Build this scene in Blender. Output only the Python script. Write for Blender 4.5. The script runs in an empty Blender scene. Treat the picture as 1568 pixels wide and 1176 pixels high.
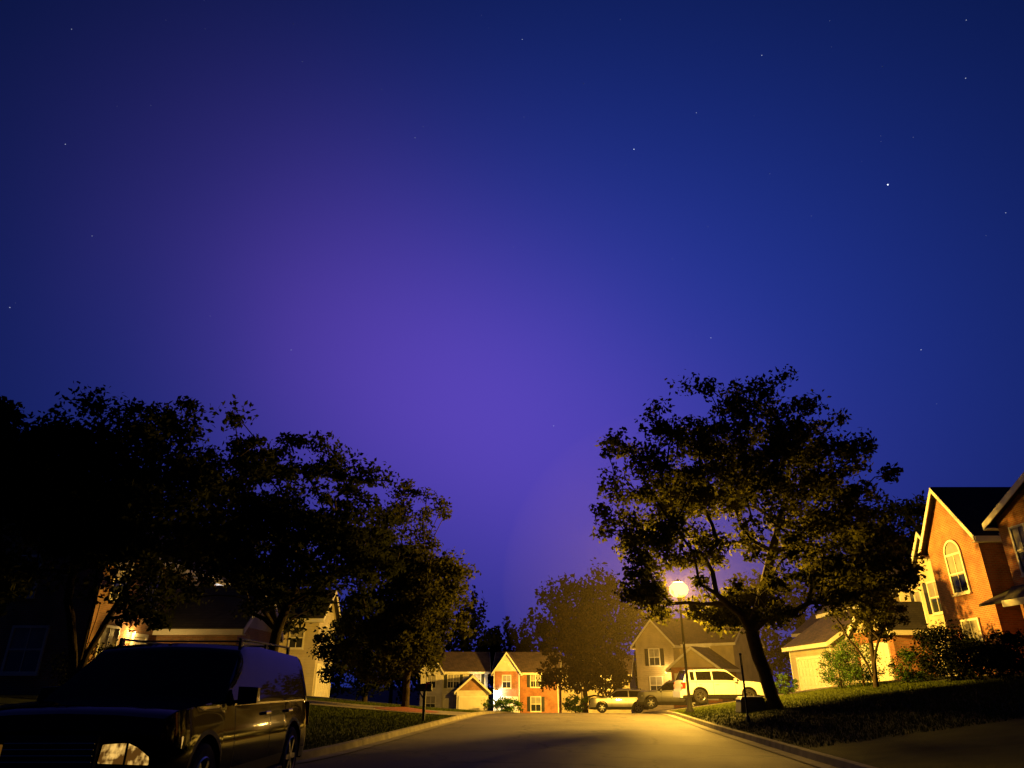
import bpy, math, random
import numpy as np
from mathutils import Vector, Matrix, noise
rad=math.radians
scene=bpy.context.scene
scene.view_settings.view_transform='Standard'
scene.view_settings.look='None'
scene.view_settings.exposure=0
COL=scene.collection

# ------------------------------------------------------------------ materials
def new_mat(name):
    m=bpy.data.materials.new(name); m.use_nodes=True
    nt=m.node_tree; nt.nodes.clear()
    out=nt.nodes.new('ShaderNodeOutputMaterial')
    return m,nt,out
def N(nt,t,**kw):
    n=nt.nodes.new(t)
    for k,v in kw.items(): setattr(n,k,v)
    return n
def c4(c): return (c[0],c[1],c[2],1)
def mat_noise(name,c1,c2,scale=3.0,rough=.8,bump=.0,bscale=40,metal=0,coat=0,spec=.5):
    m,nt,out=new_mat(name)
    p=N(nt,'ShaderNodeBsdfPrincipled')
    p.inputs['Roughness'].default_value=rough; p.inputs['Metallic'].default_value=metal
    p.inputs['Coat Weight'].default_value=coat; p.inputs['Coat Roughness'].default_value=.03
    p.inputs['Specular IOR Level'].default_value=spec
    tc=N(nt,'ShaderNodeTexCoord')
    no=N(nt,'ShaderNodeTexNoise'); no.inputs['Scale'].default_value=scale; no.inputs['Detail'].default_value=6
    nt.links.new(tc.outputs['Object'],no.inputs['Vector'])
    r=N(nt,'ShaderNodeValToRGB'); r.color_ramp.elements[0].position=.3; r.color_ramp.elements[1].position=.7
    r.color_ramp.elements[0].color=c4(c1); r.color_ramp.elements[1].color=c4(c2)
    nt.links.new(no.outputs['Fac'],r.inputs['Fac']); nt.links.new(r.outputs['Color'],p.inputs['Base Color'])
    if bump>0:
        n2=N(nt,'ShaderNodeTexNoise'); n2.inputs['Scale'].default_value=bscale; n2.inputs['Detail'].default_value=4
        nt.links.new(tc.outputs['Object'],n2.inputs['Vector'])
        b=N(nt,'ShaderNodeBump'); b.inputs['Strength'].default_value=bump; b.inputs['Distance'].default_value=.03
        nt.links.new(n2.outputs['Fac'],b.inputs['Height']); nt.links.new(b.outputs['Normal'],p.inputs['Normal'])
    nt.links.new(p.outputs[0],out.inputs[0])
    return m
def mat_emit(name,col,s,clear=False):
    m,nt,out=new_mat(name)
    e=N(nt,'ShaderNodeEmission'); e.inputs[0].default_value=c4(col); e.inputs[1].default_value=s
    if clear:
        a=N(nt,'ShaderNodeAddShader'); t=N(nt,'ShaderNodeBsdfTransparent')
        nt.links.new(e.outputs[0],a.inputs[0]); nt.links.new(t.outputs[0],a.inputs[1]); nt.links.new(a.outputs[0],out.inputs[0])
        m.cycles.emission_sampling='NONE'
    else: nt.links.new(e.outputs[0],out.inputs[0])
    return m
def mat_brick(name,c1,c2,mortar,w=.22,h=.075,roof=False):
    m,nt,out=new_mat(name)
    p=N(nt,'ShaderNodeBsdfPrincipled'); p.inputs['Roughness'].default_value=.9
    tc=N(nt,'ShaderNodeTexCoord'); s=N(nt,'ShaderNodeSeparateXYZ'); nt.links.new(tc.outputs['Object'],s.inputs[0])
    a=N(nt,'ShaderNodeMath',operation='ADD'); nt.links.new(s.outputs[0],a.inputs[0]); nt.links.new(s.outputs[1],a.inputs[1])
    c=N(nt,'ShaderNodeCombineXYZ'); nt.links.new(a.outputs[0],c.inputs[0]); nt.links.new(s.outputs[2],c.inputs[1])
    br=N(nt,'ShaderNodeTexBrick'); br.inputs['Scale'].default_value=1
    br.inputs['Brick Width'].default_value=w; br.inputs['Row Height'].default_value=h
    br.inputs['Mortar Size'].default_value=.012 if not roof else .01
    br.inputs['Color1'].default_value=c4(c1); br.inputs['Color2'].default_value=c4(c2); br.inputs['Mortar'].default_value=c4(mortar)
    nt.links.new(c.outputs[0],br.inputs['Vector'])
    no=N(nt,'ShaderNodeTexNoise'); no.inputs['Scale'].default_value=1.3; no.inputs['Detail'].default_value=5
    nt.links.new(tc.outputs['Object'],no.inputs['Vector'])
    mr=N(nt,'ShaderNodeMapRange'); mr.inputs['From Min'].default_value=.3; mr.inputs['From Max'].default_value=.7
    mr.inputs['To Min'].default_value=.65; mr.inputs['To Max'].default_value=1.25
    nt.links.new(no.outputs['Fac'],mr.inputs['Value'])
    mx=N(nt,'ShaderNodeVectorMath',operation='SCALE'); nt.links.new(br.outputs['Color'],mx.inputs[0]); nt.links.new(mr.outputs[0],mx.inputs['Scale'])
    nt.links.new(mx.outputs[0],p.inputs['Base Color'])
    b=N(nt,'ShaderNodeBump'); b.inputs['Strength'].default_value=.4; b.inputs['Distance'].default_value=.01; b.invert=True
    nt.links.new(br.outputs['Fac'],b.inputs['Height']); nt.links.new(b.outputs['Normal'],p.inputs['Normal'])
    nt.links.new(p.outputs[0],out.inputs[0]); return m
def mat_siding(name,col):
    m,nt,out=new_mat(name)
    p=N(nt,'ShaderNodeBsdfPrincipled'); p.inputs['Roughness'].default_value=.65
    tc=N(nt,'ShaderNodeTexCoord'); s=N(nt,'ShaderNodeSeparateXYZ'); nt.links.new(tc.outputs['Object'],s.inputs[0])
    d=N(nt,'ShaderNodeMath',operation='DIVIDE'); d.inputs[1].default_value=.18; nt.links.new(s.outputs[2],d.inputs[0])
    f=N(nt,'ShaderNodeMath',operation='FRACT'); nt.links.new(d.outputs[0],f.inputs[0])
    b=N(nt,'ShaderNodeBump'); b.inputs['Strength'].default_value=1; b.inputs['Distance'].default_value=.03; b.invert=True
    nt.links.new(f.outputs[0],b.inputs['Height']); nt.links.new(b.outputs['Normal'],p.inputs['Normal'])
    no=N(nt,'ShaderNodeTexNoise'); no.inputs['Scale'].default_value=.9; no.inputs['Detail'].default_value=6
    nt.links.new(tc.outputs['Object'],no.inputs['Vector'])
    r=N(nt,'ShaderNodeValToRGB'); r.color_ramp.elements[0].position=.3; r.color_ramp.elements[1].position=.65
    r.color_ramp.elements[0].color=c4([x*.68 for x in col]); r.color_ramp.elements[1].color=c4(col)
    nt.links.new(no.outputs['Fac'],r.inputs['Fac']); nt.links.new(r.outputs['Color'],p.inputs['Base Color'])
    nt.links.new(p.outputs[0],out.inputs[0]); return m
def mat_leaf(name,c1,c2,trans=.35):
    m,nt,out=new_mat(name)
    g=N(nt,'ShaderNodeNewGeometry')
    r=N(nt,'ShaderNodeValToRGB'); r.color_ramp.elements[0].color=c4(c1); r.color_ramp.elements[1].color=c4(c2)
    nt.links.new(g.outputs['Random Per Island'],r.inputs['Fac'])
    d=N(nt,'ShaderNodeBsdfDiffuse'); nt.links.new(r.outputs[0],d.inputs[0])
    if trans>0:
        t=N(nt,'ShaderNodeBsdfTranslucent'); mx=N(nt,'ShaderNodeMixShader'); mx.inputs[0].default_value=trans
        nt.links.new(r.outputs[0],t.inputs[0])
        nt.links.new(d.outputs[0],mx.inputs[1]); nt.links.new(t.outputs[0],mx.inputs[2]); nt.links.new(mx.outputs[0],out.inputs[0])
    else: nt.links.new(d.outputs[0],out.inputs[0])
    return m
M={}
M['brick']=mat_brick('brick',(.42,.12,.045),(.27,.08,.035),(.3,.23,.14))
M['brick_tan']=mat_brick('brick_tan',(.38,.17,.08),(.27,.12,.07),(.3,.25,.18))
M['shingle']=mat_brick('shingle',(.04,.035,.03),(.026,.023,.021),(.012,.011,.010),.3,.13,roof=True)
M['shingle_brown']=mat_brick('shingle_brown',(.13,.085,.055),(.085,.06,.042),(.03,.025,.02),.3,.13,roof=True)
M['cream']=mat_siding('cream_siding',(.62,.55,.40))
M['beige']=mat_siding('beige_siding',(.52,.44,.31))
M['white_siding']=mat_siding('white_siding',(.66,.63,.56))
M['trim']=mat_noise('white_trim',(.62,.6,.54),(.74,.72,.66),2,.5)
M['glass']=mat_noise('window_glass',(.02,.025,.03),(.03,.035,.04),1,.06,spec=.8)
M['blind']=mat_noise('window_blind_glass',(.2,.19,.17),(.36,.34,.3),1.5,.22)
M['shutter']=mat_noise('shutter_paint',(.012,.014,.014),(.02,.022,.02),3,.5)
M['door']=mat_noise('door_paint',(.12,.03,.02),(.16,.04,.03),3,.4)
M['garage']=mat_noise('garage_paint',(.6,.57,.5),(.7,.67,.6),1.2,.5)
M['bark']=mat_noise('bark',(.018,.013,.009),(.042,.031,.02),6,.95,.9,22,spec=.1)
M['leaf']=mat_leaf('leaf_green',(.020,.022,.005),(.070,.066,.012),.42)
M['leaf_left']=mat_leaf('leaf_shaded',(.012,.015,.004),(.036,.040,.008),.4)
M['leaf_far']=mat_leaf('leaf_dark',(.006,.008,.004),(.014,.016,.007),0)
M['leaf_bush']=mat_leaf('leaf_bush',(.02,.05,.01),(.05,.09,.018),0)
M['leaf_red']=mat_leaf('leaf_brownish',(.02,.015,.006),(.05,.032,.012),.2)
M['blade']=mat_leaf('grass_blade',(.028,.043,.007),(.075,.090,.017),0)
M['lawn']=mat_noise('lawn_soil_grass',(.014,.022,.005),(.042,.052,.012),1.6,.95,.8,30,spec=.1)
M['concrete']=mat_noise('concrete',(.10,.09,.075),(.22,.195,.155),2.5,.9,.4,40,spec=.2)
M['mulch']=mat_noise('mulch',(.12,.03,.015),(.22,.06,.03),9,.95,.8,30)
M['black_metal']=mat_noise('black_metal',(.008,.008,.008),(.016,.016,.016),5,.5,spec=.3)
M['chrome']=mat_noise('chrome',(.35,.33,.3),(.5,.48,.45),3,.2,metal=1)
M['rim']=mat_noise('alloy_rim',(.25,.25,.25),(.35,.35,.35),3,.3,metal=1)
M['tyre']=mat_noise('tyre_rubber',(.012,.012,.012),(.022,.022,.021),8,.85,spec=.2)
M['carglass']=mat_noise('car_glass',(.002,.002,.002),(.003,.003,.003),1,.02,spec=.08)
M['plastic']=mat_noise('dark_plastic',(.006,.006,.006),(.012,.012,.012),8,.6,spec=.2)
M['tail']=mat_noise('tail_lamp',(.25,.01,.008),(.35,.015,.01),8,.15)
M['paint_black']=mat_noise('paint_black',(.002,.002,.0022),(.003,.003,.0032),2,.05,spec=.09)
M['paint_white']=mat_noise('paint_white',(.7,.7,.68),(.76,.76,.74),2,.3,coat=.8)
M['paint_silver']=mat_noise('paint_silver',(.20,.19,.17),(.25,.23,.21),2,.3,coat=.8,metal=.3)
M['paint_dark']=mat_noise('paint_dark',(.03,.03,.035),(.05,.05,.055),2,.3,coat=.8)
M['lens']=mat_noise('lamp_lens',(.5,.48,.42),(.8,.78,.7),30,.1,.6,60)
M['lampglow']=mat_emit('sodium_globe',(1,.56,.06),1.5,True)
M['floodglow']=mat_emit('flood_bulb',(1,.93,.62),20,True)
M['smallglow']=mat_emit('porch_bulb',(.85,.93,1),9,True)
M['fillglow']=mat_emit('added_fill_bulb',(1,.7,.25),1,True)  # globe of the wall lamps added to brighten house fronts
def mat_asphalt():
    m,nt,out=new_mat('asphalt'); p=N(nt,'ShaderNodeBsdfPrincipled'); p.inputs['Roughness'].default_value=.8; p.inputs['Specular IOR Level'].default_value=.3
    tc=N(nt,'ShaderNodeTexCoord')
    def noi(s,d=6):
        n=N(nt,'ShaderNodeTexNoise'); n.inputs['Scale'].default_value=s; n.inputs['Detail'].default_value=d; nt.links.new(tc.outputs['Object'],n.inputs['Vector']); return n.outputs['Fac']
    def mapr(v,a,b,c,d):
        r=N(nt,'ShaderNodeMapRange'); r.inputs['From Min'].default_value=a; r.inputs['From Max'].default_value=b; r.inputs['To Min'].default_value=c; r.inputs['To Max'].default_value=d; nt.links.new(v,r.inputs['Value']); return r.outputs[0]
    big=mapr(noi(.45),.3,.7,.65,1.25); fine=mapr(noi(60,2),.3,.7,.6,1.4)
    n=N(nt,'ShaderNodeTexNoise'); n.inputs['Scale'].default_value=1.2; nt.links.new(tc.outputs['Object'],n.inputs['Vector'])
    ad=N(nt,'ShaderNodeVectorMath',operation='ADD'); nt.links.new(tc.outputs['Object'],ad.inputs[0]); nt.links.new(n.outputs['Color'],ad.inputs[1])
    v=N(nt,'ShaderNodeTexVoronoi',feature='DISTANCE_TO_EDGE'); v.inputs['Scale'].default_value=.28; nt.links.new(ad.outputs[0],v.inputs['Vector'])
    cr=mapr(v.outputs['Distance'],.0,.02,.35,1)
    a=N(nt,'ShaderNodeMath',operation='MULTIPLY'); nt.links.new(big,a.inputs[0]); nt.links.new(fine,a.inputs[1])
    b=N(nt,'ShaderNodeMath',operation='MULTIPLY'); nt.links.new(a.outputs[0],b.inputs[0]); nt.links.new(cr,b.inputs[1])
    s=N(nt,'ShaderNodeVectorMath',operation='SCALE'); s.inputs[0].default_value=(.082,.07,.05); nt.links.new(b.outputs[0],s.inputs['Scale']); nt.links.new(s.outputs[0],p.inputs['Base Color'])
    bp=N(nt,'ShaderNodeBump'); bp.inputs['Strength'].default_value=.7; bp.inputs['Distance'].default_value=.02; nt.links.new(fine,bp.inputs['Height']); nt.links.new(bp.outputs[0],p.inputs['Normal'])
    nt.links.new(p.outputs[0],out.inputs[0]); return m
M['asphalt']=mat_asphalt()
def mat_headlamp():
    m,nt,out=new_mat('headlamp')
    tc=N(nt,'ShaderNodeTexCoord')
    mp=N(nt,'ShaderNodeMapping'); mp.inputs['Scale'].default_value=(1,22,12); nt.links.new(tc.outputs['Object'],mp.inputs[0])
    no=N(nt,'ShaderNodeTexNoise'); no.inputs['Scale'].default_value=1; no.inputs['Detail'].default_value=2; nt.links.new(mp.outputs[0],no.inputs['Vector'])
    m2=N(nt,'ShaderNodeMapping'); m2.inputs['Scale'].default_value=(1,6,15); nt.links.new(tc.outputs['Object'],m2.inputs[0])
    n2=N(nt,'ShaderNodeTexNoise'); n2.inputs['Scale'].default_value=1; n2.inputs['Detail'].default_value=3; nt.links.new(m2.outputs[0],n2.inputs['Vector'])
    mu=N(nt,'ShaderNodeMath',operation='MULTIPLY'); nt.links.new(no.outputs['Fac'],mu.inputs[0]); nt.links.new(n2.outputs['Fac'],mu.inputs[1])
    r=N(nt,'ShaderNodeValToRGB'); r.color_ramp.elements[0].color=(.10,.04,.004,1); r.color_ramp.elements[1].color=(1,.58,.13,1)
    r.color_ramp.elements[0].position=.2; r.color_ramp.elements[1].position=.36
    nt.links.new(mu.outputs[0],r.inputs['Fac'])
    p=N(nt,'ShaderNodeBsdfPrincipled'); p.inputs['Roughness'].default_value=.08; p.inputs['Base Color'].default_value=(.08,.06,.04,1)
    nt.links.new(r.outputs[0],p.inputs['Emission Color']); p.inputs['Emission Strength'].default_value=.95  # mottled emission paints the light caught by the reflector
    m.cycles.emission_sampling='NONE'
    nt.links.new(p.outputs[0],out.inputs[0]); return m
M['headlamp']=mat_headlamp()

# ------------------------------------------------------------------ mesh builder
class MB:
    def __init__(s): s.v=[]; s.f=[]; s.m=[]; s.mats=[]
    def mi(s,mat):
        if mat not in s.mats: s.mats.append(mat)
        return s.mats.index(mat)
    def add(s,vs,fs,mat):
        o=len(s.v); s.v.extend([tuple(v) for v in vs]); i=s.mi(mat)
        for f in fs: s.f.append([o+k for k in f]); s.m.append(i)
    def hexa(s,p,mat):
        s.add(p,[(3,2,1,0),(4,5,6,7),(0,1,5,4),(1,2,6,5),(2,3,7,6),(3,0,4,7)],mat)
    def box(s,x0,x1,y0,y1,z0,z1,mat):
        s.hexa([(x0,y0,z0),(x1,y0,z0),(x1,y1,z0),(x0,y1,z0),(x0,y0,z1),(x1,y0,z1),(x1,y1,z1),(x0,y1,z1)],mat)
    def lathe(s,prof,mat,origin=(0,0,0),axis='z',n=20):
        vs=[];fs=[]
        for (r,h) in prof:
            for k in range(n):
                a=2*math.pi*k/n; c,d=r*math.cos(a),r*math.sin(a)
                p=(c,d,h) if axis=='z' else ((c,h,d) if axis=='y' else (h,c,d))
                vs.append((p[0]+origin[0],p[1]+origin[1],p[2]+origin[2]))
        for i in range(len(prof)-1):
            for k in range(n):
                k2=(k+1)%n; fs.append((i*n+k,i*n+k2,(i+1)*n+k2,(i+1)*n+k))
        s.add(vs,fs,mat)
    def obj(s,name,parent=None,loc=(0,0,0),rot=0,smooth=False,split=None,bevel=0):
        me=bpy.data.meshes.new(name); me.from_pydata(s.v,[],s.f)
        for m in s.mats: me.materials.append(M[m])
        me.polygons.foreach_set('material_index',s.m)
        if smooth: me.polygons.foreach_set('use_smooth',[True]*len(me.polygons))
        me.update()
        o=bpy.data.objects.new(name,me); COL.objects.link(o)
        o.location=loc; o.rotation_euler=(0,0,rot)
        if parent: o.parent=parent
        if bevel:
            b=o.modifiers.new('bevel','BEVEL'); b.width=bevel; b.segments=2; b.limit_method='ANGLE'; b.angle_limit=rad(40)
        if split:
            e=o.modifiers.new('split','EDGE_SPLIT'); e.split_angle=rad(split)
        return o
def empty(name,loc,rot=0):
    e=bpy.data.objects.new(name,None); COL.objects.link(e); e.location=loc; e.rotation_euler=(0,0,rot); e.empty_display_size=.3; return e
def lamp(name,parent,loc,power,col,radius=.1):
    l=bpy.data.lights.new(name,'POINT'); l.energy=power; l.color=col; l.shadow_soft_size=radius
    o=bpy.data.objects.new(name,l); COL.objects.link(o); o.location=loc; o.parent=parent; return o
def np_mesh(name,verts,faces4,mats,midx=None,smooth=False):
    me=bpy.data.meshes.new(name); k=faces4.shape[1]
    me.vertices.add(len(verts)); me.vertices.foreach_set('co',verts.astype(np.float32).ravel())
    me.loops.add(faces4.size); me.loops.foreach_set('vertex_index',faces4.astype(np.int32).ravel())
    me.polygons.add(len(faces4)); me.polygons.foreach_set('loop_start',np.arange(0,faces4.size,k,dtype=np.int32))
    me.polygons.foreach_set('loop_total',np.full(len(faces4),k,dtype=np.int32))
    for m in mats: me.materials.append(M[m])
    if midx is not None: me.polygons.foreach_set('material_index',midx.astype(np.int32))
    if smooth: me.polygons.foreach_set('use_smooth',np.ones(len(faces4),dtype=bool))
    me.update(calc_edges=True); me.validate()
    o=bpy.data.objects.new(name,me); COL.objects.link(o); return o

# ------------------------------------------------------------------ terrain
KLp=np.array([(-200,-6.6),(4,-6.3),(9,-6.0),(12,-5.3),(13.5,-4.6),(15,-4.05),(17,-3.75),(20,-3.45),(26,-2.9),(31.7,-2.4),(39,-1.6),(60,.4),(90,3.4),(2000,3.4)])
KRp=np.array([(-200,3.6),(0,4.6),(15,5.8),(25.6,6.7),(38.8,8.1),(60,10.3),(90,13.4),(2000,13.4)])
kL=lambda y: np.interp(y,KLp[:,0],KLp[:,1])
kR=lambda y: np.interp(y,KRp[:,0],KRp[:,1])
def base(y):
    s=np.clip(np.asarray(y,float)-36,0,72); return -.04*(s-6*(1-np.exp(-s/6)))
def ground(x,y):
    x=np.asarray(x,float); y=np.asarray(y,float)
    b=base(y); l=kL(y); r=kR(y)
    tr=np.clip((x-r)/13,0,1); tl=np.clip((l-x)/12,0,1)
    f=np.clip((y-50)/30,0,1); f=1-.85*f*f*(3-2*f)
    return b+.1+1.65*tr**1.05+.9*tl**1.2*f
def gz(x,y): return float(ground(x,y))
rows=[-300,-120,-60,-30,-15,-8,-4,0,2,4,6,7,8,9,10,11,12,12.75,13.5,14.25,15,16]+list(np.arange(17,82,1.0))+[82,82.25]+list(np.arange(84,112,2.0))+[120,150,200,350,700,1600,3000]
offs=[.1,.4,.8,1.4,2,3,4,5,6,7,8,9,10,11,12,13,14,16,20,28,45,90,200,500,1200,3000]
vs=[];nr=len(rows)
for y in rows:
    l=float(kL(y)); r=float(kR(y)); b=float(base(y)); xs=[]
    for o in reversed(offs): xs.append((l-o,gz(l-o,y)))
    inz=b-.03 if y<=82 else b+.1
    for x in (l-.05,(l+r)/2,r+.05): xs.append((x,inz))
    for o in offs: xs.append((r+o,gz(r+o,y)))
    vs+= [(x,y,z) for x,z in xs]
nc=len(offs)*2+3
fs=[(i*nc+j,i*nc+j+1,(i+1)*nc+j+1,(i+1)*nc+j) for i in range(nr-1) for j in range(nc-1)]
g=MB(); g.add(vs,fs,'lawn'); g.obj('ground',smooth=True)
ry=[y for y in rows if -120<=y<=82]
rv=[];ncx=9
for y in ry:
    l=float(kL(y))-.01;r=float(kR(y))+.01
    for j in range(ncx):
        t=j/(ncx-1); crown=.06*(1-(2*t-1)**2)
        rv.append((l+(r-l)*t,y,float(base(y))+crown-.02))
rf=[(i*ncx+j,i*ncx+j+1,(i+1)*ncx+j+1,(i+1)*ncx+j) for i in range(len(ry)-1) for j in range(ncx-1)]
g=MB(); g.add(rv,rf,'asphalt'); g.obj('road',smooth=True)
def kerb(name,kf,s):
    g=MB(); prof=[(-.32,.004),(-.02,-.002),(.0,.0),(.03,.12),(.06,.135),(.15,.135),(.18,.05)]
    ys=[y for y in np.arange(-40,82.1,.75)]; vs=[]
    for y in ys:
        for (o,z) in prof: vs.append((float(kf(y))+s*o,y,float(base(y))+z))
    n=len(prof)
    g.add(vs,[(i*n+j,i*n+j+1,(i+1)*n+j+1,(i+1)*n+j) for i in range(len(ys)-1) for j in range(n-1)],'concrete')
    g.obj(name,smooth=True,split=30)
kerb('kerb',kL,-1); kerb('kerb',kR,1)
def driveway(name,x0f,x1,y0,y1,mat='concrete',lift=.035):
    ys=np.linspace(y0,y1,max(3,int((y1-y0)/.6))); nx=24; vs=[]
    for y in ys:
        x0=float(x0f(y)) if callable(x0f) else x0f
        for j in range(nx+1):
            x=x0+(x1-x0)*j/nx; vs.append((x,y,gz(x,y)+lift))
    n0=len(vs); w=nx+1
    fs=[(i*w+j,i*w+j+1,(i+1)*w+j+1,(i+1)*w+j) for i in range(len(ys)-1) for j in range(nx)]
    vs+=[(v[0],v[1],v[2]-.1) for v in vs]
    for j in range(nx):
        fs.append((j,j+1,n0+j+1,n0+j)); k=(len(ys)-1)*w; fs.append((k+j,k+j+1,n0+k+j+1,n0+k+j))
    for i in range(len(ys)-1):
        fs.append((i*w,(i+1)*w,n0+(i+1)*w,n0+i*w)); fs.append((i*w+nx,(i+1)*w+nx,n0+(i+1)*w+nx,n0+i*w+nx))
    g=MB(); g.add(vs,fs,mat); g.obj(name)
driveway('driveway',lambda y:kR(y)+.19,19.6,42.3,48.6)
driveway('driveway',lambda y:kL(y)-.19,-15,33.2,37.0)
driveway('driveway',lambda y:kR(y)+.19,14,57,61.5)
def grass(name,regions,seed):
    rng=np.random.default_rng(seed); P=[]
    for (fx,y0,y1,side,wid,n) in regions:
        y=rng.uniform(y0,y1,n); d=rng.uniform(.22,wid,n); x=fx(y)+side*d; P.append(np.stack([x,y,ground(x,y)],1))
    P=np.concatenate(P); n=len(P)
    keep=np.ones(n,bool)
    for (a,b,s) in [(42.1,48.8,1),(33,37.2,-1)]:
        sx=(P[:,0]>0) if s>0 else (P[:,0]<0)
        keep&=~((P[:,1]>a)&(P[:,1]<b)&sx)
    P=P[keep]; n=len(P)
    a=rng.uniform(0,6.28,n); h=rng.uniform(.03,.085,n); w=rng.uniform(.006,.014,n)
    dx=np.cos(a)*w; dy=np.sin(a)*w
    v=np.zeros((n,3,3)); v[:,0]=P; v[:,0,0]-=dx; v[:,0,1]-=dy; v[:,1]=P; v[:,1,0]+=dx; v[:,1,1]+=dy
    v[:,2]=P+np.stack([rng.normal(0,.02,n),rng.normal(0,.02,n),h],1)
    np_mesh(name,v.reshape(-1,3),np.arange(n*3).reshape(-1,3),['blade'])
grass('grass',[(kL,13,42,-1,9,80000),(kR,16,42,1,11,70000)],3)

# ------------------------------------------------------------------ trees
def tree(name,bx,by,trunk_h,ells,ncl,nleaf,leaf,cr,r0,seed,multi=1,lean=(0,0),mat='leaf',gap=-.12,spread=.5,bz=None,flat=.7,shell=.45,limbs=7,hole=None):
    rng=np.random.default_rng(seed)
    bz=gz(bx,by)-.1 if bz is None else bz
    nodes=[];par=[]
    tops=[]
    for k in range(multi):
        a=2*math.pi*k/max(1,multi)+rng.uniform(0,1); 
        sx,sy=(0,0) if multi==1 else (spread*math.cos(a),spread*math.sin(a))
        n=max(3,int(trunk_h/.45)); p=-1
        wob=rng.normal(0,.035,(n+1,2)).cumsum(0)
        for i in range(n+1):
            t=i/n
            nodes.append((bx+sx*t*t*2+lean[0]*t+wob[i,0],by+sy*t*t*2+lean[1]*t+wob[i,1],bz+trunk_h*t)); par.append(p); p=len(nodes)-1
        tops.append(p)
    vol=np.array([(e[3]*e[4]*e[5])**.8*(e[6] if len(e)>6 else 1) for e in ells]); vol/=vol.sum()
    T=[];tries=0
    while len(T)<ncl and tries<ncl*12:
        tries+=1
        e=ells[rng.choice(len(ells),p=vol)]
        d=rng.normal(size=3); d/=np.linalg.norm(d); r=rng.random()**shell
        r*=1+.26*noise.noise(Vector((d[0]*2.2+seed,d[1]*2.2,d[2]*2.2)))
        q=np.array(e[:3])+d*r*np.array(e[3:6])
        if len(e)<7 and noise.noise(Vector(q*.55)+Vector((seed*3.1,0,0)))<gap: continue
        if hole is not None:
            s=q[1]/hole[1]; c=np.array([hole[0]*s,q[1],1.3+(hole[2]-1.3)*s])
            if np.linalg.norm(q-c)<hole[3]*1.25: continue
        T.append(q)
    T=np.array(T)
    top=np.array(nodes[tops[0]])
    order=[]
    e=np.array(ells[0][:6])
    for k in range(limbs):
        a=2*math.pi*k/limbs+rng.uniform(-.3,.3); rr=rng.uniform(.35,.7)
        order.append(e[:3]+np.array([math.cos(a)*rr*e[3],math.sin(a)*rr*e[4],rng.uniform(-.25,.6)*e[5]]))
    dist=np.linalg.norm(T-top,axis=1); order+= [T[i] for i in np.argsort(dist)]
    NA=np.zeros((60000,3)); PL=np.zeros(60000); cnt=len(nodes)
    NA[:cnt]=nodes
    for i in range(cnt):
        PL[i]=0 if par[i]<0 else PL[par[i]]+np.linalg.norm(NA[i]-NA[par[i]])
    usable=np.ones(60000,bool)
    for i in range(cnt):
        if NA[i,2]<bz+trunk_h*.75: usable[i]=False
    tips=[]
    for t in order:
        dd=np.linalg.norm(NA[:cnt]-t,axis=1)
        cost=dd+.22*PL[:cnt]+np.where(usable[:cnt],0,50)+np.where(NA[:cnt,2]>t[2]+.3,1.5*(NA[:cnt,2]-t[2]),0)
        i=int(np.argmin(cost)); p0=NA[i].copy(); D=dd[i]; m=max(1,int(D/.65))
        mid=(p0+t)/2+np.array([0,0,.12*D])+rng.normal(0,.07*D,3)
        p=i
        for k in range(1,m+1):
            u=k/m; q=(1-u)**2*p0+2*u*(1-u)*mid+u*u*t+(rng.normal(0,.04,3) if k<m else 0)
            NA[cnt]=q; par.append(p); PL[cnt]=PL[p]+np.linalg.norm(q-NA[p]); p=cnt; cnt+=1
        tips.append(p)
    w=np.zeros(cnt); 
    for t in tips: w[t]+=1
    for i in range(cnt-1,-1,-1):
        if par[i]>=0: w[par[i]]+=w[i]
    tot=w.max(); R=.012+r0*(w/tot)**.52
    V=[];F=[]
    for i in range(cnt):
        p=par[i]
        if p<0: continue
        A=NA[p];B=NA[i];d=B-A;L=np.linalg.norm(d)
        if L<1e-4: continue
        d/=L; u=np.cross(d,[.3,.9,.1]); u/=np.linalg.norm(u)+1e-9; v=np.cross(d,u)
        ns=8 if R[p]>.1 else 5; o=len(V)
        ra=min(R[p],R[i]*1.5); 
        if PL[p]<.3: ra*=1.45
        for k in range(ns):
            a=2*math.pi*k/ns; c=math.cos(a)*u+math.sin(a)*v
            V.append(A-d*.02+c*ra); V.append(B+d*.02+c*R[i])
        for k in range(ns):
            k2=(k+1)%ns; F.append((o+2*k,o+2*k2,o+2*k2+1,o+2*k+1))
    V=np.array(V);F=np.array(F)
    nl=len(T)*nleaf; sc=rng.uniform(.55,1.45,len(T))
    off=rng.normal(0,1,(nl,3)); off=off/np.linalg.norm(off,axis=1)[:,None]*(rng.random((nl,1))**.55)*1.6
    C=np.repeat(T,nleaf,0)+off*np.array([cr,cr,cr*flat])*np.repeat(sc,nleaf)[:,None]
    if hole is not None:
        s=C[:,1]/hole[1]; D=np.hypot(C[:,0]-hole[0]*s,C[:,2]-1.3-(hole[2]-1.3)*s)
        C=C[D>hole[3]]; nl=len(C)
    up=rng.normal(0,1,(nl,3)); up[:,2]+=.5; up/=np.linalg.norm(up,axis=1)[:,None]
    a=np.cross(up,rng.normal(0,1,(nl,3))); a/=np.linalg.norm(a,axis=1)[:,None]; b=np.cross(up,a)
    s=(leaf*rng.uniform(.6,1.3,nl))[:,None]
    q=np.stack([C-a*s*.5,C+b*s*.28+up*s*.06,C+a*s*.5,C-b*s*.28+up*s*.06],1).reshape(-1,3)
    f2=np.arange(nl*4).reshape(-1,4)+len(V)
    mi=np.concatenate([np.zeros(len(F)),np.ones(nl)])
    return np_mesh(name,np.concatenate([V,q]),np.concatenate([F,f2]),['bark',mat],mi)

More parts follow.
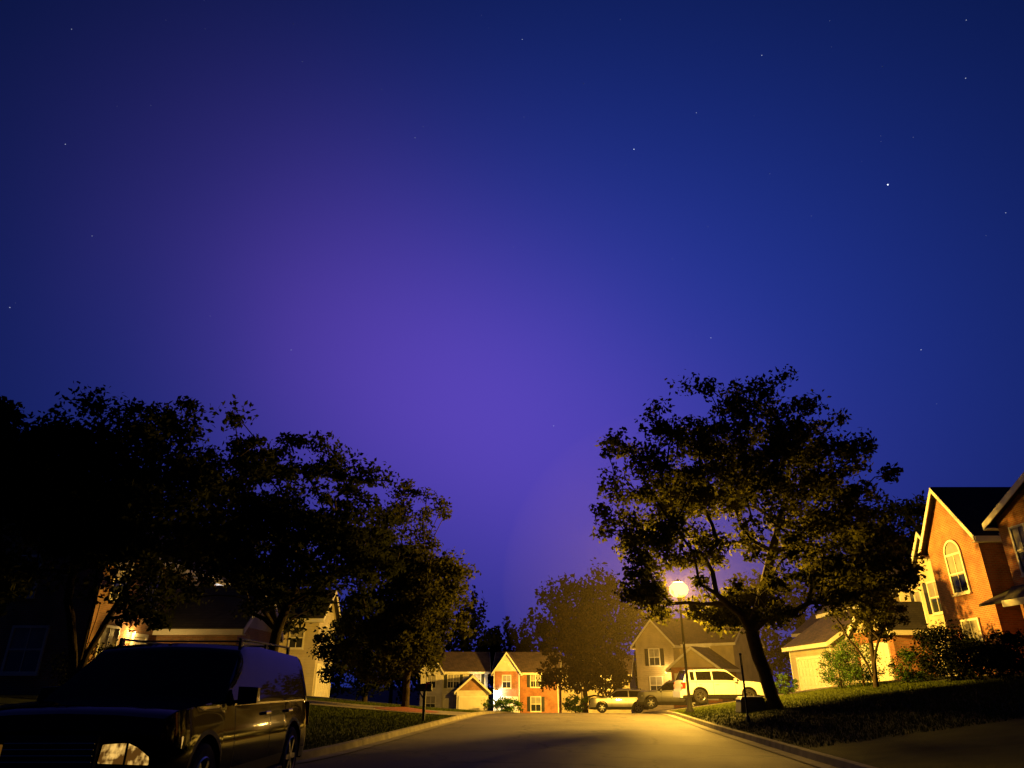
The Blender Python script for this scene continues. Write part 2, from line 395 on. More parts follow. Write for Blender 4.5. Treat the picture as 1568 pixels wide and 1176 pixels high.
tree('oak_tree',10.4,30,3.0,[(10.5,30,10.6,6.0,4.8,4.0),(6.6,30.5,7.6,2.6,3.0,3.2),(13.3,30,7.8,3.3,3.6,2.6),(5.9,31,5.4,1.5,2.2,2.1),(11.2,28.3,5.1,3.8,2.2,1.3),(15.0,30,5.6,2.2,2.6,1.5),
   (10.3,32.7,4.5,2.1,1.2,.8,3.4)],680,78,.235,.42,.25,11,lean=(-.4,0),gap=-.13,limbs=9,hole=(8.45,36,6.0,.60))
tree('maple_tree',-4.9,35,1.5,[(-5.1,35,6.4,2.6,2.7,4.6),(-5.9,35,3.6,2.7,2.6,2.2),(-4.0,34.6,5.0,2.2,2.4,2.9)],400,95,.21,.36,.16,5,gap=-.4)
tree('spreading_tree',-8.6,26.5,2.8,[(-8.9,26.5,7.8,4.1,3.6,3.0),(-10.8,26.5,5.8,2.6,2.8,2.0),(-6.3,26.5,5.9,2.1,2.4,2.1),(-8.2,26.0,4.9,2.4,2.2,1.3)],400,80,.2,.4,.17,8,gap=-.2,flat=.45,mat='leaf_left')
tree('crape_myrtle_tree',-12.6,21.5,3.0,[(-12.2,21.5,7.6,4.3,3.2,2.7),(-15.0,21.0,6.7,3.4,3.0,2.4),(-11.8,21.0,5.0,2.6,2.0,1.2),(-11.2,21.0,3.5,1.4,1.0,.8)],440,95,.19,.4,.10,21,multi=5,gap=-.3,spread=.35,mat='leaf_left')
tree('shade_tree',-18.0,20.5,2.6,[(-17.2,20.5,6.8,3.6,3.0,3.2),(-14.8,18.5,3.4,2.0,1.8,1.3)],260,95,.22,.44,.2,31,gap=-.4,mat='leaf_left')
tree('small_tree',16.8,34.6,2.2,[(16.7,34.6,5.1,1.8,1.7,1.5),(18.2,34.8,4.4,1.4,1.4,1.2)],80,65,.19,.26,.09,41,multi=3,spread=.4,gap=-.2)
tree('street_tree',6.4,66,1.8,[(6.3,66,4.8,3.5,3.2,3.8),(4.6,66,2.4,2.2,2.2,2.0),(8.2,66,2.6,2.4,2.2,2.2)],220,50,.34,.42,.2,51,gap=-.35,mat='leaf_red')
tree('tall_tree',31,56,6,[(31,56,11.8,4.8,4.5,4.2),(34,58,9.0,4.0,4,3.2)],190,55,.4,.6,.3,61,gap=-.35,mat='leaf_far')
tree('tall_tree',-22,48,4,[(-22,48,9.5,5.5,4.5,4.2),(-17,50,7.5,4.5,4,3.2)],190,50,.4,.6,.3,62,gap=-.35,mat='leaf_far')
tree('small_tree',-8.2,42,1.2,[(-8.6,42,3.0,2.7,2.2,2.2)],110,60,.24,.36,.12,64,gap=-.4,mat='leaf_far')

def leafmass(name,ells,n,leaf,mat,seed,trunks=True,shell=.28):
    rng=np.random.default_rng(seed); Cs=[]
    tot=np.array([(x[3]*x[5])**.9 for x in ells]).sum()
    for e in ells:
        e=np.array(e); k=int(n*(e[3]*e[5])**.9/tot)
        nc=max(12,int(k/45)); d=rng.normal(size=(nc,3)); d/=np.linalg.norm(d,axis=1)[:,None]
        r=rng.random(nc)**shell*rng.uniform(.84,1.1,nc)
        cc=e[:3]+d*r[:,None]*e[3:6]
        idx=rng.integers(0,nc,k)
        Cs.append(cc[idx]+rng.normal(0,.11,(k,3))*e[3:6])
    C=np.concatenate(Cs); nl=len(C)
    up=rng.normal(0,1,(nl,3)); up[:,2]+=.4; up/=np.linalg.norm(up,axis=1)[:,None]
    a=np.cross(up,rng.normal(0,1,(nl,3))); a/=np.linalg.norm(a,axis=1)[:,None]; b=np.cross(up,a); s=(leaf*rng.uniform(.6,1.3,nl))[:,None]
    q=np.stack([C-a*s*.5,C+b*s*.3,C+a*s*.5,C-b*s*.3],1).reshape(-1,3); F=np.arange(nl*4).reshape(-1,4); mi=np.ones(nl)
    V=[];FF=[]
    for e in ells:
        z0=gz(e[0],e[1])-.2; r=.045*e[3]; o=len(V)
        for k in range(6):
            an=k*math.pi/3; V.append((e[0]+r*1.3*math.cos(an),e[1]+r*1.3*math.sin(an),z0)); V.append((e[0]+r*.6*math.cos(an),e[1]+r*.6*math.sin(an),e[2]))
        for k in range(6):
            k2=(k+1)%6; FF.append((o+2*k,o+2*k2,o+2*k2+1,o+2*k+1))
    V=np.array(V);FF=np.array(FF)
    return np_mesh(name,np.concatenate([V,q]),np.concatenate([FF,F+len(V)]),['bark',mat],np.concatenate([np.zeros(len(FF)),mi]))
E=[(9,118,9.5,6,4,8.4),(15,122,10.5,6,4,9.2),(20,118,9,6,4,9),(4,125,6.5,4,4,7),(-.5,128,6.2,3.5,4,6.6),(-7,122,7.4,4.2,4,8.0),(-13,124,6.6,4.5,4,6.8),(-3,126,5,4,4,5),
   (27,112,7.5,7,4,7.5),(36,105,8,7,4,8),(45,96,9,8,4,8),(-19,118,6,6,4,6),(-28,110,7,7,4,7),(-38,100,8,8,4,8),(-50,90,8,8,4,8),(56,88,9,8,4,9),(-62,78,8,9,4,9),(66,76,9,9,4,9),(42,60,7,7,4,6),(-45,55,7,7,5,7)]
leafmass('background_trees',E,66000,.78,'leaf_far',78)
def shrub(name,x,y,rx,rz,seed,mat='leaf_bush',n=4200,leaf=.09,ry=None):
    z=gz(x,y); leafmass(name,[(x,y,z+rz*.95,rx,ry or rx,rz)],n,leaf,mat,seed,True,.2)
shrub('shrub',16.9,38.4,.95,.95,101)
shrub('shrub',17.4,37.0,1.15,1.2,102,n=6000)
shrub('shrub',15.2,41.5,.6,.55,103,n=1800)
shrub('shrub',18.4,34.2,1.0,.75,104)
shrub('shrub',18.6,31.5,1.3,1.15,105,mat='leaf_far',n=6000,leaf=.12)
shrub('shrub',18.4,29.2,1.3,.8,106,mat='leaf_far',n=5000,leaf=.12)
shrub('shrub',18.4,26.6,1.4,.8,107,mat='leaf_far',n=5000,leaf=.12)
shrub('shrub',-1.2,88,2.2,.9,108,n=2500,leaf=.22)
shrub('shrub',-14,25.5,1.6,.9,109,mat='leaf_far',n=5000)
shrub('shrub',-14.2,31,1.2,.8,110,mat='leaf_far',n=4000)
shrub('shrub',5.2,62,1.2,.7,111,n=1800,leaf=.16)
g=MB(); n=28; vs=[(-4.9,34.8,gz(-4.9,34.8)+.18)]
for k in range(n):
    a=2*math.pi*k/n; r=1.5+.12*math.sin(3*a); x=-4.9+r*math.cos(a); y=34.8+r*.8*math.sin(a)
    vs.append((x,y,gz(x,y)+.045))
g.add(vs,[(0,k+1,(k+1)%n+1) for k in range(n)],'mulch'); g.obj('mulch_bed',smooth=True)

# ------------------------------------------------------------------ houses
class House:
    def __init__(s,name,loc,rot): s.name=name; s.loc=loc; s.rot=rot; s.p={}; s.l=[]
    def P(s,k):
        if k not in s.p: s.p[k]=MB()
        return s.p[k]
    def wall(s,x0,x1,y0,y1,z0,z1,mat): s.P('walls').box(x0,x1,y0,y1,z0,z1,mat)
    def roof(s,x0,x1,y0,y1,ze,rise,axis,wm,mat='shingle',ov=.35,tri=True):
        if axis=='y': a0,a1,b0,b1=x0,x1,y0,y1; Q=lambda a,b,z:(a,b,z)
        else: a0,a1,b0,b1=y0,y1,x0,x1; Q=lambda a,b,z:(b,a,z)
        c=(a0+a1)/2; half=(a1-a0)/2; sl=rise/half; t=.13
        for sg in (-1,1):
            ea=c+sg*(half+ov); ez=ze-ov*sl
            pts=[Q(ea,b0-ov,ez),Q(c,b0-ov,ze+rise),Q(c,b1+ov,ze+rise),Q(ea,b1+ov,ez)]
            s.P('roof').hexa([*pts]+[(p[0],p[1],p[2]+t) for p in pts],mat)
            for bb,o in ((b0-ov,-.04),(b1+ov,.04)):
                q=[Q(ea,bb,ez-.16),Q(c,bb,ze+rise-.16),Q(c,bb+o,ze+rise-.16),Q(ea,bb+o,ez-.16)]
                s.P('trim').hexa(q+[(p[0],p[1],p[2]+.26) for p in q],'trim')
            e1=ea+sg*.05
            q=[Q(ea,b0-ov,ez-.17),Q(e1,b0-ov,ez-.17),Q(e1,b1+ov,ez-.17),Q(ea,b1+ov,ez-.17)]
            s.P('trim').hexa(q+[(p[0],p[1],p[2]+.25) for p in q],'trim')
            q=[Q(c+sg*half,b0-ov,ez-.16),Q(ea,b0-ov,ez-.16),Q(ea,b1+ov,ez-.16),Q(c+sg*half,b1+ov,ez-.16)]
            s.P('trim').hexa(q+[(p[0],p[1],p[2]+.03) for p in q],'trim')
        if tri:
            for bb,w in ((b0,.2),(b1,-.2)):
                p=[Q(a0,bb,ze),Q(a1,bb,ze),Q(c,bb,ze+rise-.01),Q(a0,bb+w,ze),Q(a1,bb+w,ze),Q(c,bb+w,ze+rise-.01)]
                s.P('walls').add(p,[(0,1,2),(3,5,4),(0,2,5,3),(1,4,5,2)],wm)
    def _f(s,face,pl):
        if face=='F': return (lambda u,n,z:(u,pl-n,z))
        if face=='L': return (lambda u,n,z:(pl-n,u,z))
        return (lambda u,n,z:(pl+n,u,z))
    def slab(s,part,face,pl,u0,u1,z0,z1,n0,n1,mat):
        f=s._f(face,pl)
        s.P(part).hexa([f(u0,n0,z0),f(u1,n0,z0),f(u1,n1,z0),f(u0,n1,z0),f(u0,n0,z1),f(u1,n0,z1),f(u1,n1,z1),f(u0,n1,z1)],mat)
    def window(s,face,pl,uc,z,w=1.0,h=1.5,arch=False,shut=False,mat='glass',dbl=False):
        u0,u1=uc-w/2,uc+w/2
        zm=z+h*.45
        if mat=='blind':
            s.slab('windows',face,pl,u0,u1,zm,z+h,0,.025,'blind'); s.slab('windows',face,pl,u0,u1,z,zm-.001,0,.024,'glass')
        else: s.slab('windows',face,pl,u0,u1,z,z+h,0,.025,mat)
        fw=.09
        for a,b,c,d in ((u0-fw,u0,z-fw,z+h+fw),(u1,u1+fw,z-fw,z+h+fw),(u0,u1,z-fw,z),(u0,u1,z+h,z+h+fw)):
            s.slab('trim',face,pl,a,b,c,d,0,.075,'trim')
        s.slab('trim',face,pl,u0-.12,u1+.12,z-fw-.06,z-fw-.002,0,.12,'trim')
        s.slab('trim',face,pl,u0,u1,z+h/2-.03,z+h/2+.03,.026,.06,'trim')
        ks=(.5,) if not dbl else (.25,.5,.75)
        for k in ks:
            ww=.018 if k!=.5 or not dbl else .06
            s.slab('trim',face,pl,u0+w*k-ww,u0+w*k+ww,z,z+h/2-.031,.027,.05,'trim')
            s.slab('trim',face,pl,u0+w*k-ww,u0+w*k+ww,z+h/2+.031,z+h,.027,.05,'trim')
        if arch:
            f=s._f(face,pl); n=12; zt=z+h+fw; r=w/2+fw
            vs=[];fs=[]
            for k in range(n+1):
                a=math.pi*k/n
                vs+= [f(uc+r*math.cos(a),.075,zt+r*math.sin(a)),f(uc+(r-fw)*math.cos(a),.075,zt+(r-fw)*math.sin(a)),f(uc+r*math.cos(a),0,zt+r*math.sin(a))]
            for k in range(n):
                o=3*k; fs+=[(o,o+1,o+4,o+3),(o,o+3,o+5,o+2)]
            s.P('trim').add(vs,fs,'trim')
            vs=[f(uc,.03,zt)]+[f(uc+(r-fw)*math.cos(math.pi*k/n),.03,zt+(r-fw)*math.sin(math.pi*k/n)) for k in range(n+1)]
            s.P('windows').add(vs,[(0,k+1,k+2) for k in range(n)],mat)
        if shut:
            for a,b in ((u0-fw-.42,u0-fw-.02),(u1+fw+.02,u1+fw+.42)):
                s.slab('shutters',face,pl,a,b,z-.05,z+h+.05,0,.05,'shutter')
                for k in range(8): 
                    zz=z+.02+k*(h-.1)/8
                    s.slab('shutters',face,pl,a+.06,b-.06,zz,zz+.06,.051,.065,'shutter')
    def door(s,face,pl,uc,z,w=.95,h=2.1,mat='door'):
        u0,u1=uc-w/2,uc+w/2
        s.slab('door',face,pl,u0,u1,z,z+h,0,.05,mat)
        for a in (0,1):
            for c,d in ((.15,.9),(1.05,1.95)):
                s.slab('door',face,pl,u0+.1+a*.42,u0+.44+a*.42,z+c,z+d,.051,.065,mat)
        for a,b,c,d in ((u0-.14,u0,z,z+h+.14),(u1,u1+.14,z,z+h+.14),(u0,u1,z+h,z+h+.14)):
            s.slab('trim',face,pl,a,b,c,d,0,.09,'trim')
    def garage(s,face,pl,uc,z,w=4.8,h=2.2):
        u0,u1=uc-w/2,uc+w/2
        s.slab('garage_door',face,pl,u0,u1,z,z+h,0,.03,'garage')
        for r in range(4):
            for k in range(8):
                a=u0+.08+k*(w-.08)/8
                s.slab('garage_door',face,pl,a,a+w/8-.1,z+.06+r*h/4,z+h/4-.06+r*h/4,.031,.05,'garage')
        for a,b,c,d in ((u0-.16,u0,z,z+h+.18),(u1,u1+.16,z,z+h+.18),(u0,u1,z+h,z+h+.18)):
            s.slab('trim',face,pl,a,b,c,d,0,.08,'trim')
    def corner(s,face,pl,u,z0,z1,w=.12):
        s.slab('trim',face,pl,u,u+w,z0,z1,0,.03,'trim')
    def sconce(s,x,y,z,mat,power,col,r=.1):
        b=s.P('wall_lamp'); b.lathe([(0,-r*1.3),(r*.8,-r*.8),(r,0),(r*.8,r*.8),(r*.3,r*1.2)],mat,(x,y-.25,z),'z',12)
        b.lathe([(r*.3,r*1.21),(r*1.1,r*1.25),(0,r*2)],'black_metal',(x,y-.25,z),'z',12)
        b.box(x-.03,x+.03,y-.25,y-.001,z+r*1.3,z+r*1.3+.05,'black_metal')
        s.l.append(((x,y-.25,z),power,col,r*.7))
    def build(s):
        e=empty(s.name,s.loc,s.rot)
        for k,mb in s.p.items(): mb.obj(k,parent=e)
        for (p,w,c,r) in s.l: lamp('wall_lamp_light',e,p,w,c,r)
        return e
WARM=(1,.58,.13)
h=House('brick_house',(20.3,34.2,1.45),rad(-90))
h.wall(0,15.5,1.2,9,-1,6.1,'brick'); h.roof(0,15.5,1.2,9,6.1,2.9,'x','brick')
h.wall(.3,4.1,0,1.199,-1,6.1,'brick'); h.roof(.3,4.1,0,4.5,6.1,2.35,'y','brick',ov=.3)
h.wall(6.0,12.2,-.3,1.199,-1,6.1,'brick'); h.roof(6.0,12.2,-.3,4.5,6.1,1.3,'y','brick',ov=.35)
h.window('F',0,2.2,3.75,1.05,1.6,arch=True,mat='blind'); h.window('F',0,2.2,.9,1.1,1.6,mat='blind')
h.window('F',-.3,7.5,3.9,1.5,1.7,dbl=True,mat='blind'); h.window('F',-.3,10.6,3.9,1.0,1.7,mat='blind')
h.window('F',-.3,7.4,.6,1.4,2.1,dbl=True,mat='blind'); h.window('F',-.3,10.4,.6,1.5,2.0,dbl=True,mat='blind')
h.door('F',1.2,5.05,.35); h.P('trim').box(4.11,5.99,-.2,1.19,.0,.34,'concrete')
h.P('roof').hexa([(5.8,-.8,2.85),(13.2,-.8,2.85),(13.2,-.301,3.2),(5.8,-.301,3.2),(5.8,-.8,2.97),(13.2,-.8,2.97),(13.2,-.301,3.5),(5.8,-.301,3.5)],'shingle')
h.P('trim').box(5.8,13.2,-.86,-.802,2.72,2.96,'trim')
h.P('roof').hexa([(4.12,-.7,2.9),(5.79,-.7,2.9),(5.79,1.18,3.7),(4.12,1.18,3.7),(4.12,-.7,3.0),(5.79,-.7,3.0),(5.79,1.18,3.8),(4.12,1.18,3.8)],'shingle')
h.window('F',1.2,5.05,4.1,.9,1.4,mat='blind')
h.window('L',0,3.5,3.8,1,1.5); h.window('L',0,6.5,3.8,1,1.5); h.window('L',0,5,.8,1,1.5)
h.build()
h=House('cream_siding_house',(22.4,44.0,1.3),rad(-90))
h.wall(0,7.8,1.5,9,-1.2,5.9,'cream'); h.roof(0,7.8,1.5,9,5.9,2.6,'x','cream')
h.wall(4.6,7.7,.2,1.499,-1.2,5.9,'cream'); h.roof(4.6,7.7,.2,4,5.9,1.8,'y','cream',ov=.3)
h.wall(.0,4.5,-1.8,1.499,-1.2,2.9,'brick'); h.roof(0,4.5,-1.8,1.3,2.9,1.5,'y','cream',ov=.3)
h.garage('F',-1.8,2.25,-.05,3.1,2.1)
h.window('F',1.5,2.3,3.6,1,1.5,shut=True,mat='blind'); h.window('F',.2,6.1,3.6,1.1,1.5,shut=True,mat='blind'); h.window('F',.2,6.1,.6,1.3,1.6,mat='blind')
h.window('R',7.8,5,3.6,1,1.4); h.window('L',0,5,3.6,1,1.4)
h.corner('F',.2,4.6,-1,5.9); h.corner('F',.2,7.58,-1,5.9); h.corner('F',1.5,0,2.9,5.9)
h.build()
h=House('tan_house',(19.8,54.0,.75),rad(-90))
h.wall(0,8.6,3.5,12,-1,5.6,'beige'); h.roof(0,8.6,3.5,12,5.6,2.6,'x','beige','shingle_brown')
h.wall(1.5,8.4,0,3.499,-1,3.2,'cream'); h.roof(1.5,8.4,0,6,3.2,1.9,'x','cream','shingle_brown',ov=.35)
h.garage('F',0,5.2,.0,4.6,2.2); h.window('F',3.5,2,3.4,1,1.4,shut=True,mat='blind'); h.window('F',3.5,6.4,3.9,1,1.2,mat='blind')
h.window('R',8.4,1.6,.9,.9,1.3,mat='blind'); h.corner('F',0,1.5,-1,3.2); h.corner('F',0,8.28,-1,3.2)
h.build()
h=House('beige_house',(12.6,76,.15),rad(-38))
h.wall(0,10,1.5,9,-2,5.2,'beige'); h.roof(0,10,1.5,9,5.2,2.6,'x','beige','shingle_brown')
h.wall(.2,4.4,0,1.499,-2,5.2,'beige'); h.roof(.2,4.4,0,5,5.2,2.2,'y','beige','shingle_brown')
h.wall(5.2,10,-2.5,1.499,-2,2.8,'brick'); h.roof(5.2,10,-2.5,1.3,2.8,1.7,'y','beige','shingle_brown')
h.garage('F',-2.5,7.6,0,3.8,2.1)
h.window('F',0,2.3,3.1,1.1,1.5,shut=True,mat='blind'); h.window('F',0,2.3,.5,1.3,1.5,mat='blind'); h.window('F',1.5,7,3.4,1.2,1.3,mat='blind'); h.window('L',0,5,3,1,1.4,mat='blind')
h.sconce(4.0,-.9,2.4,'fillglow',320,WARM,.1)  # sconce added only to brighten this dim house
h.build()
h=House('cream_siding_house',(25,66,.4),rad(-75))
h.wall(0,9,1,9,-2,5.4,'cream'); h.roof(0,9,1,9,5.4,2.6,'x','cream','shingle_brown'); h.window('F',1,3,3.2,1.2,1.4,mat='blind'); h.window('F',1,6,3.2,1.2,1.4,mat='blind')
h.build()
h=House('white_gabled_house',(-11.6,94,-2.05),rad(4))
h.wall(0,8.6,1.5,9,-1,5.2,'white_siding'); h.roof(0,8.6,1.5,9,5.2,2.3,'x','white_siding','shingle_brown')
h.wall(0.1,2.8,.2,1.499,-1,5.2,'white_siding'); h.roof(.1,2.8,.2,4,5.2,1.9,'y','white_siding','shingle_brown',ov=.25)
h.wall(4.7,8.5,-3.5,1.499,-1,2.9,'white_siding'); h.roof(4.7,8.5,-3.5,1.3,2.9,1.6,'y','brick_tan','shingle_brown',ov=.3)
h.garage('F',-3.5,6.6,0,3.0,2.1)
h.window('F',.2,1.45,3.2,1.0,1.5,mat='blind'); h.window('F',.2,1.45,.6,1.1,1.6,mat='blind'); h.window('F',1.5,4.2,3.2,1.4,1.5,dbl=True,shut=True,mat='blind'); h.window('F',1.5,7.2,3.6,.9,1.2,shut=True,mat='blind'); h.door('F',1.5,3.6,0,mat='garage')
h.build()
h=House('brick_house',(-2.4,95,-2.15),rad(-6))
h.wall(0,8.2,1.5,9,-1,5.2,'brick'); h.roof(0,8.2,1.5,9,5.2,2.4,'x','brick','shingle_brown')
h.wall(.1,3.4,-.2,1.499,-1,5.2,'brick'); h.roof(.1,3.4,-.2,4,5.2,2.2,'y','white_siding','shingle_brown',ov=.25)
h.window('F',-.2,1.75,3.3,1.0,1.4,mat='blind'); h.window('F',1.5,5.3,3.4,1.2,1.4,dbl=True,shut=True,mat='blind'); h.window('F',1.5,5.3,.6,1.2,1.6,shut=True,mat='blind'); h.garage('F',-.2,1.75,0,2.6,2.1)
h.corner('F',-.2,.1,-1,5.2); h.corner('F',-.2,3.28,-1,5.2); h.corner('F',1.5,8.08,-1,5.2)
h.sconce(.4,-.2,2.6,'floodglow',800,(1,.95,.72),.26)
h.build()
h=House('tan_house',(6.5,99,-2.2),rad(-15))
h.wall(0,9,0,8,-1,5.0,'beige'); h.roof(0,9,0,8,5.0,2.3,'x','beige','shingle_brown'); h.window('F',0,2,3.2,1.2,1.4,mat='blind'); h.window('F',0,6,3.2,1.2,1.4,mat='blind'); h.window('F',0,2,.6,1.2,1.4,mat='blind')
h.build()
h=House('brick_house',(-15.8,27.2,1.0),rad(90))
h.wall(0,11.5,0,9,-1,5.6,'brick_tan'); h.roof(0,11.5,0,9,5.6,2.7,'x','brick_tan')
h.wall(5.2,10.2,-3.6,-.001,-1,2.8,'brick_tan'); h.roof(5.2,10.2,-3.6,-.2,2.8,1.9,'y','cream')
h.garage('F',-3.6,7.7,0,3.8,2.1)
h.window('F',0,1.3,.7,1.2,1.7,mat='blind'); h.window('F',0,1.3,3.5,1.1,1.5,mat='blind'); h.window('F',0,4,3.5,1.1,1.5,mat='blind'); h.door('F',0,3.7,.1,mat='garage')
h.window('L',0,2.2,.8,1.2,1.5,mat='blind'); h.window('L',0,6,.8,1.6,1.5,mat='blind'); h.window('L',0,3,3.5,1,1.4)
h.sconce(11.0,0,4.6,'smallglow',60,(.9,.95,1),.13)
h.sconce(2.8,0,2.3,'fillglow',90,WARM,.05)  # added sconce, replaces street light that the trees block from the brick
h.build()
h=House('cream_siding_house',(-17.2,46.5,.5),rad(90))
h.wall(0,11,0,9,-1,5.4,'cream'); h.roof(0,11,0,9,5.4,2.6,'x','cream')
h.wall(5,10,-3.5,-.001,-1,5.4,'cream'); h.roof(5,10,-3.5,2,5.4,2,'y','cream')
h.window('F',0,2.4,3.3,1.2,1.5,shut=True,mat='blind'); h.window('F',-3.5,7.5,3.3,1.6,1.5,dbl=True,mat='blind'); h.garage('F',-3.5,7.5,0,4,2.1); h.window('L',0,4,3.3,1.1,1.4,mat='blind'); h.window('L',5,-2,3.3,.9,1.3,mat='blind')
h.build()

# ------------------------------------------------------------------ vehicles
def vehicle(name,x,y,rot,L=4.9,W=1.95,H=1.8,paint='paint_black',z=None,rack=True,head='lens'):
    zg=(gz(x,y)+.035) if z is None else z
    e=empty(name,(x,y,zg),rot)
    wr=.385; xf=L/2-.92; xr=-L/2+1.05; AR=.46; sill=.34
    cow=L/2-1.35; rf=L/2-2.05
    tx=[-L/2,-L/2+.05,-L/2+.12,-L/2+.36,-L/2+.55,-.2,rf-.15,rf,cow,L/2-.75,L/2-.2,L/2-.05,L/2]
    tz=[.54*H,.6*H,.66*H,.945*H,.97*H,1.0*H,.985*H,.955*H,.65*H,.635*H,.61*H,.575*H,.5*H]
    top=lambda xx: float(np.interp(xx,tx,tz))
    belt=lambda xx: min(.63*H,top(xx)-.012)
    def zlo(xx):
        zz=sill if abs(xx)<L/2-.35 else sill-.04
        for xa in (xf,xr):
            d=abs(xx-xa)
            if d<AR: zz=max(zz,wr+math.sqrt(AR*AR-d*d))
        return zz
    def plan(xx):
        d=max(0,abs(xx)-(L/2-.6))/.6
        return 1-.09*d**2.8
    def ys(xx,zz):
        zb=belt(xx); yb=W/2*plan(xx)
        if zz<=zb:
            t=(zz-.3)/(.61*H-.3); return yb*(.955+.045*math.sin(math.pi*min(1,max(0,t*.9+.12))))
        return yb*.972-.015-(zz-zb)*.25
    pil=[rf-.95,rf-1.03,rf-1.95,rf-2.07,-L/2+.5]
    xs=set(np.round(np.linspace(-L/2,L/2,56),4).tolist()+tx+pil)
    for xa in (xf,xr):
        for k in range(15): xs.add(round(xa-AR*math.cos(math.pi*k/14),4))
    xs=sorted(xs); keep=[xs[0]]
    for q in xs[1:]:
        if q-keep[-1]>.012: keep.append(q)
        elif q in pil or q in tx: keep[-1]=q
    xs=keep
    fr=[.12,.5,.86,1.0]; tf=[.93,.5,0]
    V=[]
    for xx in xs:
        lo=zlo(xx); zb=belt(xx); tp=top(xx); pts=[]
        for k in range(7):
            zz=lo+(zb-lo)*k/6; pts.append((ys(xx,zz),zz))
        for f in fr:
            zz=zb+(tp-zb)*f; pts.append((ys(xx,zz)-(.02 if f==1 and tp-zb>.2 else 0),zz))
        yt=pts[-1][0]
        for f in tf: pts.append((yt*f,tp+.045*(1-f*f)))
        full=[(xx,a,b) for a,b in pts]+[(xx,-a,b) for a,b in reversed(pts[:-1])]
        V+=full
    n=len(full); half=13
    g=MB(); g.v=V
    for i in range(len(xs)-1):
        xm=(xs[i]+xs[i+1])/2
        for j in range(n-1):
            jj=j if j<half else n-2-j
            m=paint
            zb=belt(xm);tp=top(xm)
            if jj in (7,8) and tp-zb>.06*H and xm<cow-.12 and xm>-L/2+.3:
                if not (pil[1]<xm<pil[0] or pil[3]<xm<pil[2] or xm<pil[4]+.03): m='carglass'
            if jj>=11 and ((rf<xm<cow-.02) or (-L/2+.14<xm<-L/2+.36)): m='carglass'
            if jj==0 : m='plastic'
            g.f.append([i*n+j,(i+1)*n+j,(i+1)*n+j+1,i*n+j+1]); g.m.append(g.mi(m))
    for i in (0,len(xs)-1):
        for j in range(13):
            a=[i*n+j,i*n+j+1,i*n+n-2-j,i*n+n-1-j]
            if len(set(a))>=3: g.f.append(list(dict.fromkeys(a))); g.m.append(g.mi(paint))
    g.obj('body',parent=e,smooth=True,split=28)
    u=MB(); u.box(-L/2+.25,L/2-.25,-W/2+.28,W/2-.28,.24,.6,'plastic')
    u.box(xr+AR,xf-AR,-W/2+.12,W/2-.12,.27,.42,'plastic')
    u.obj('chassis',parent=e)
    for nm,xa in (('front',xf),('rear',xr)):
        for sd in (1,-1):
            w=MB(); yo=sd*(W/2-.13)
            w.lathe([(.24,-.12),(.34,-.125),(.375,-.1),(wr,-.06),(wr,.06),(.375,.1),(.34,.125),(.25,.12)],'tyre',(0,0,0),'y',28)
            w.lathe([(.25,sd*.115),(.235,sd*.1),(.22,sd*.05),(.0,sd*.045)],'plastic',(0,0,0),'y',28)
            w.lathe([(.262,sd*.119),(.25,sd*.13),(.23,sd*.118)],'rim',(0,0,0),'y',28)
            w.lathe([(.07,sd*.06),(.065,sd*.125),(0,sd*.13)],'rim',(0,0,0),'y',14)
            for k in range(6):
                a=k*math.pi/3; c,s_=math.cos(a),math.sin(a)
                d=Vector((c,0,s_)); t=Vector((-s_,0,c)); y0=sd*.075
                p=[d*.05-t*.035,d*.24-t*.028,d*.24+t*.028,d*.05+t*.035]
                w.hexa([(q.x,y0,q.z) for q in p]+[(q.x,y0+sd*.045,q.z) for q in p],'rim')
            w.obj('wheel_'+nm+('_left' if sd>0 else '_right'),parent=e,loc=(xa,yo,wr),smooth=True,split=30)
    d=MB(); fx=L/2
    d.box(fx-.02,fx+.05,-W/2*.4,W/2*.4,.34*H,.5*H,'plastic')
    for k in range(5):
        zz=.35*H+k*.028*H; d.box(fx+.051,fx+.07,-W/2*.385,W/2*.385,zz,zz+.014,'chrome')
    d.obj('grille',parent=e,bevel=.005)
    b=MB(); b.hexa([(fx-.28,-W/2*.93,.26),(fx+.1,-W/2*.74,.26),(fx+.1,W/2*.74,.26),(fx-.28,W/2*.93,.26),(fx-.28,-W/2*.95,.33*H),(fx+.12,-W/2*.76,.33*H),(fx+.12,W/2*.76,.33*H),(fx-.28,W/2*.95,.33*H)],paint)
    b.hexa([(-fx+.25,-W/2*.94,.3),(-fx-.1,-W/2*.78,.3),(-fx-.1,W/2*.78,.3),(-fx+.25,W/2*.94,.3),(-fx+.25,-W/2*.95,.35*H),(-fx-.11,-W/2*.8,.35*H),(-fx-.11,W/2*.8,.35*H),(-fx+.25,W/2*.95,.35*H)],paint)
    b.box(fx+.101,fx+.12,-.26,.26,.3*H-.14,.3*H,'plastic'); b.box(fx+.09,fx+.115,-.62,-.34,.36,.44,'plastic'); b.box(fx+.09,fx+.115,.34,.62,.36,.44,'plastic')
    b.obj('bumpers',parent=e,bevel=.03)
    l=MB()
    for sd in (1,-1):
        z0=.365*H; z1=.475*H
        q=[(fx+.05,sd*(W/2*.43)),(fx+.01,sd*(W/2*.84)),(fx-.3,sd*(W/2*.985)),(fx-.35,sd*(W/2*.43))]
        zs=[z0+.02,z0,z0+.05,z0]
        l.hexa([(a,c,zz) for (a,c),zz in zip(q,zs)]+[(a-.03,c,zz) for (a,c),zz in zip(q,[z1-.03,z1,z1+.02,z1])],head)
        # divider between lamp chambers
        l.box(fx+.03,fx+.058,sd*W/2*.655-.008,sd*W/2*.655+.008,z0+.01,z1-.01,'plastic')
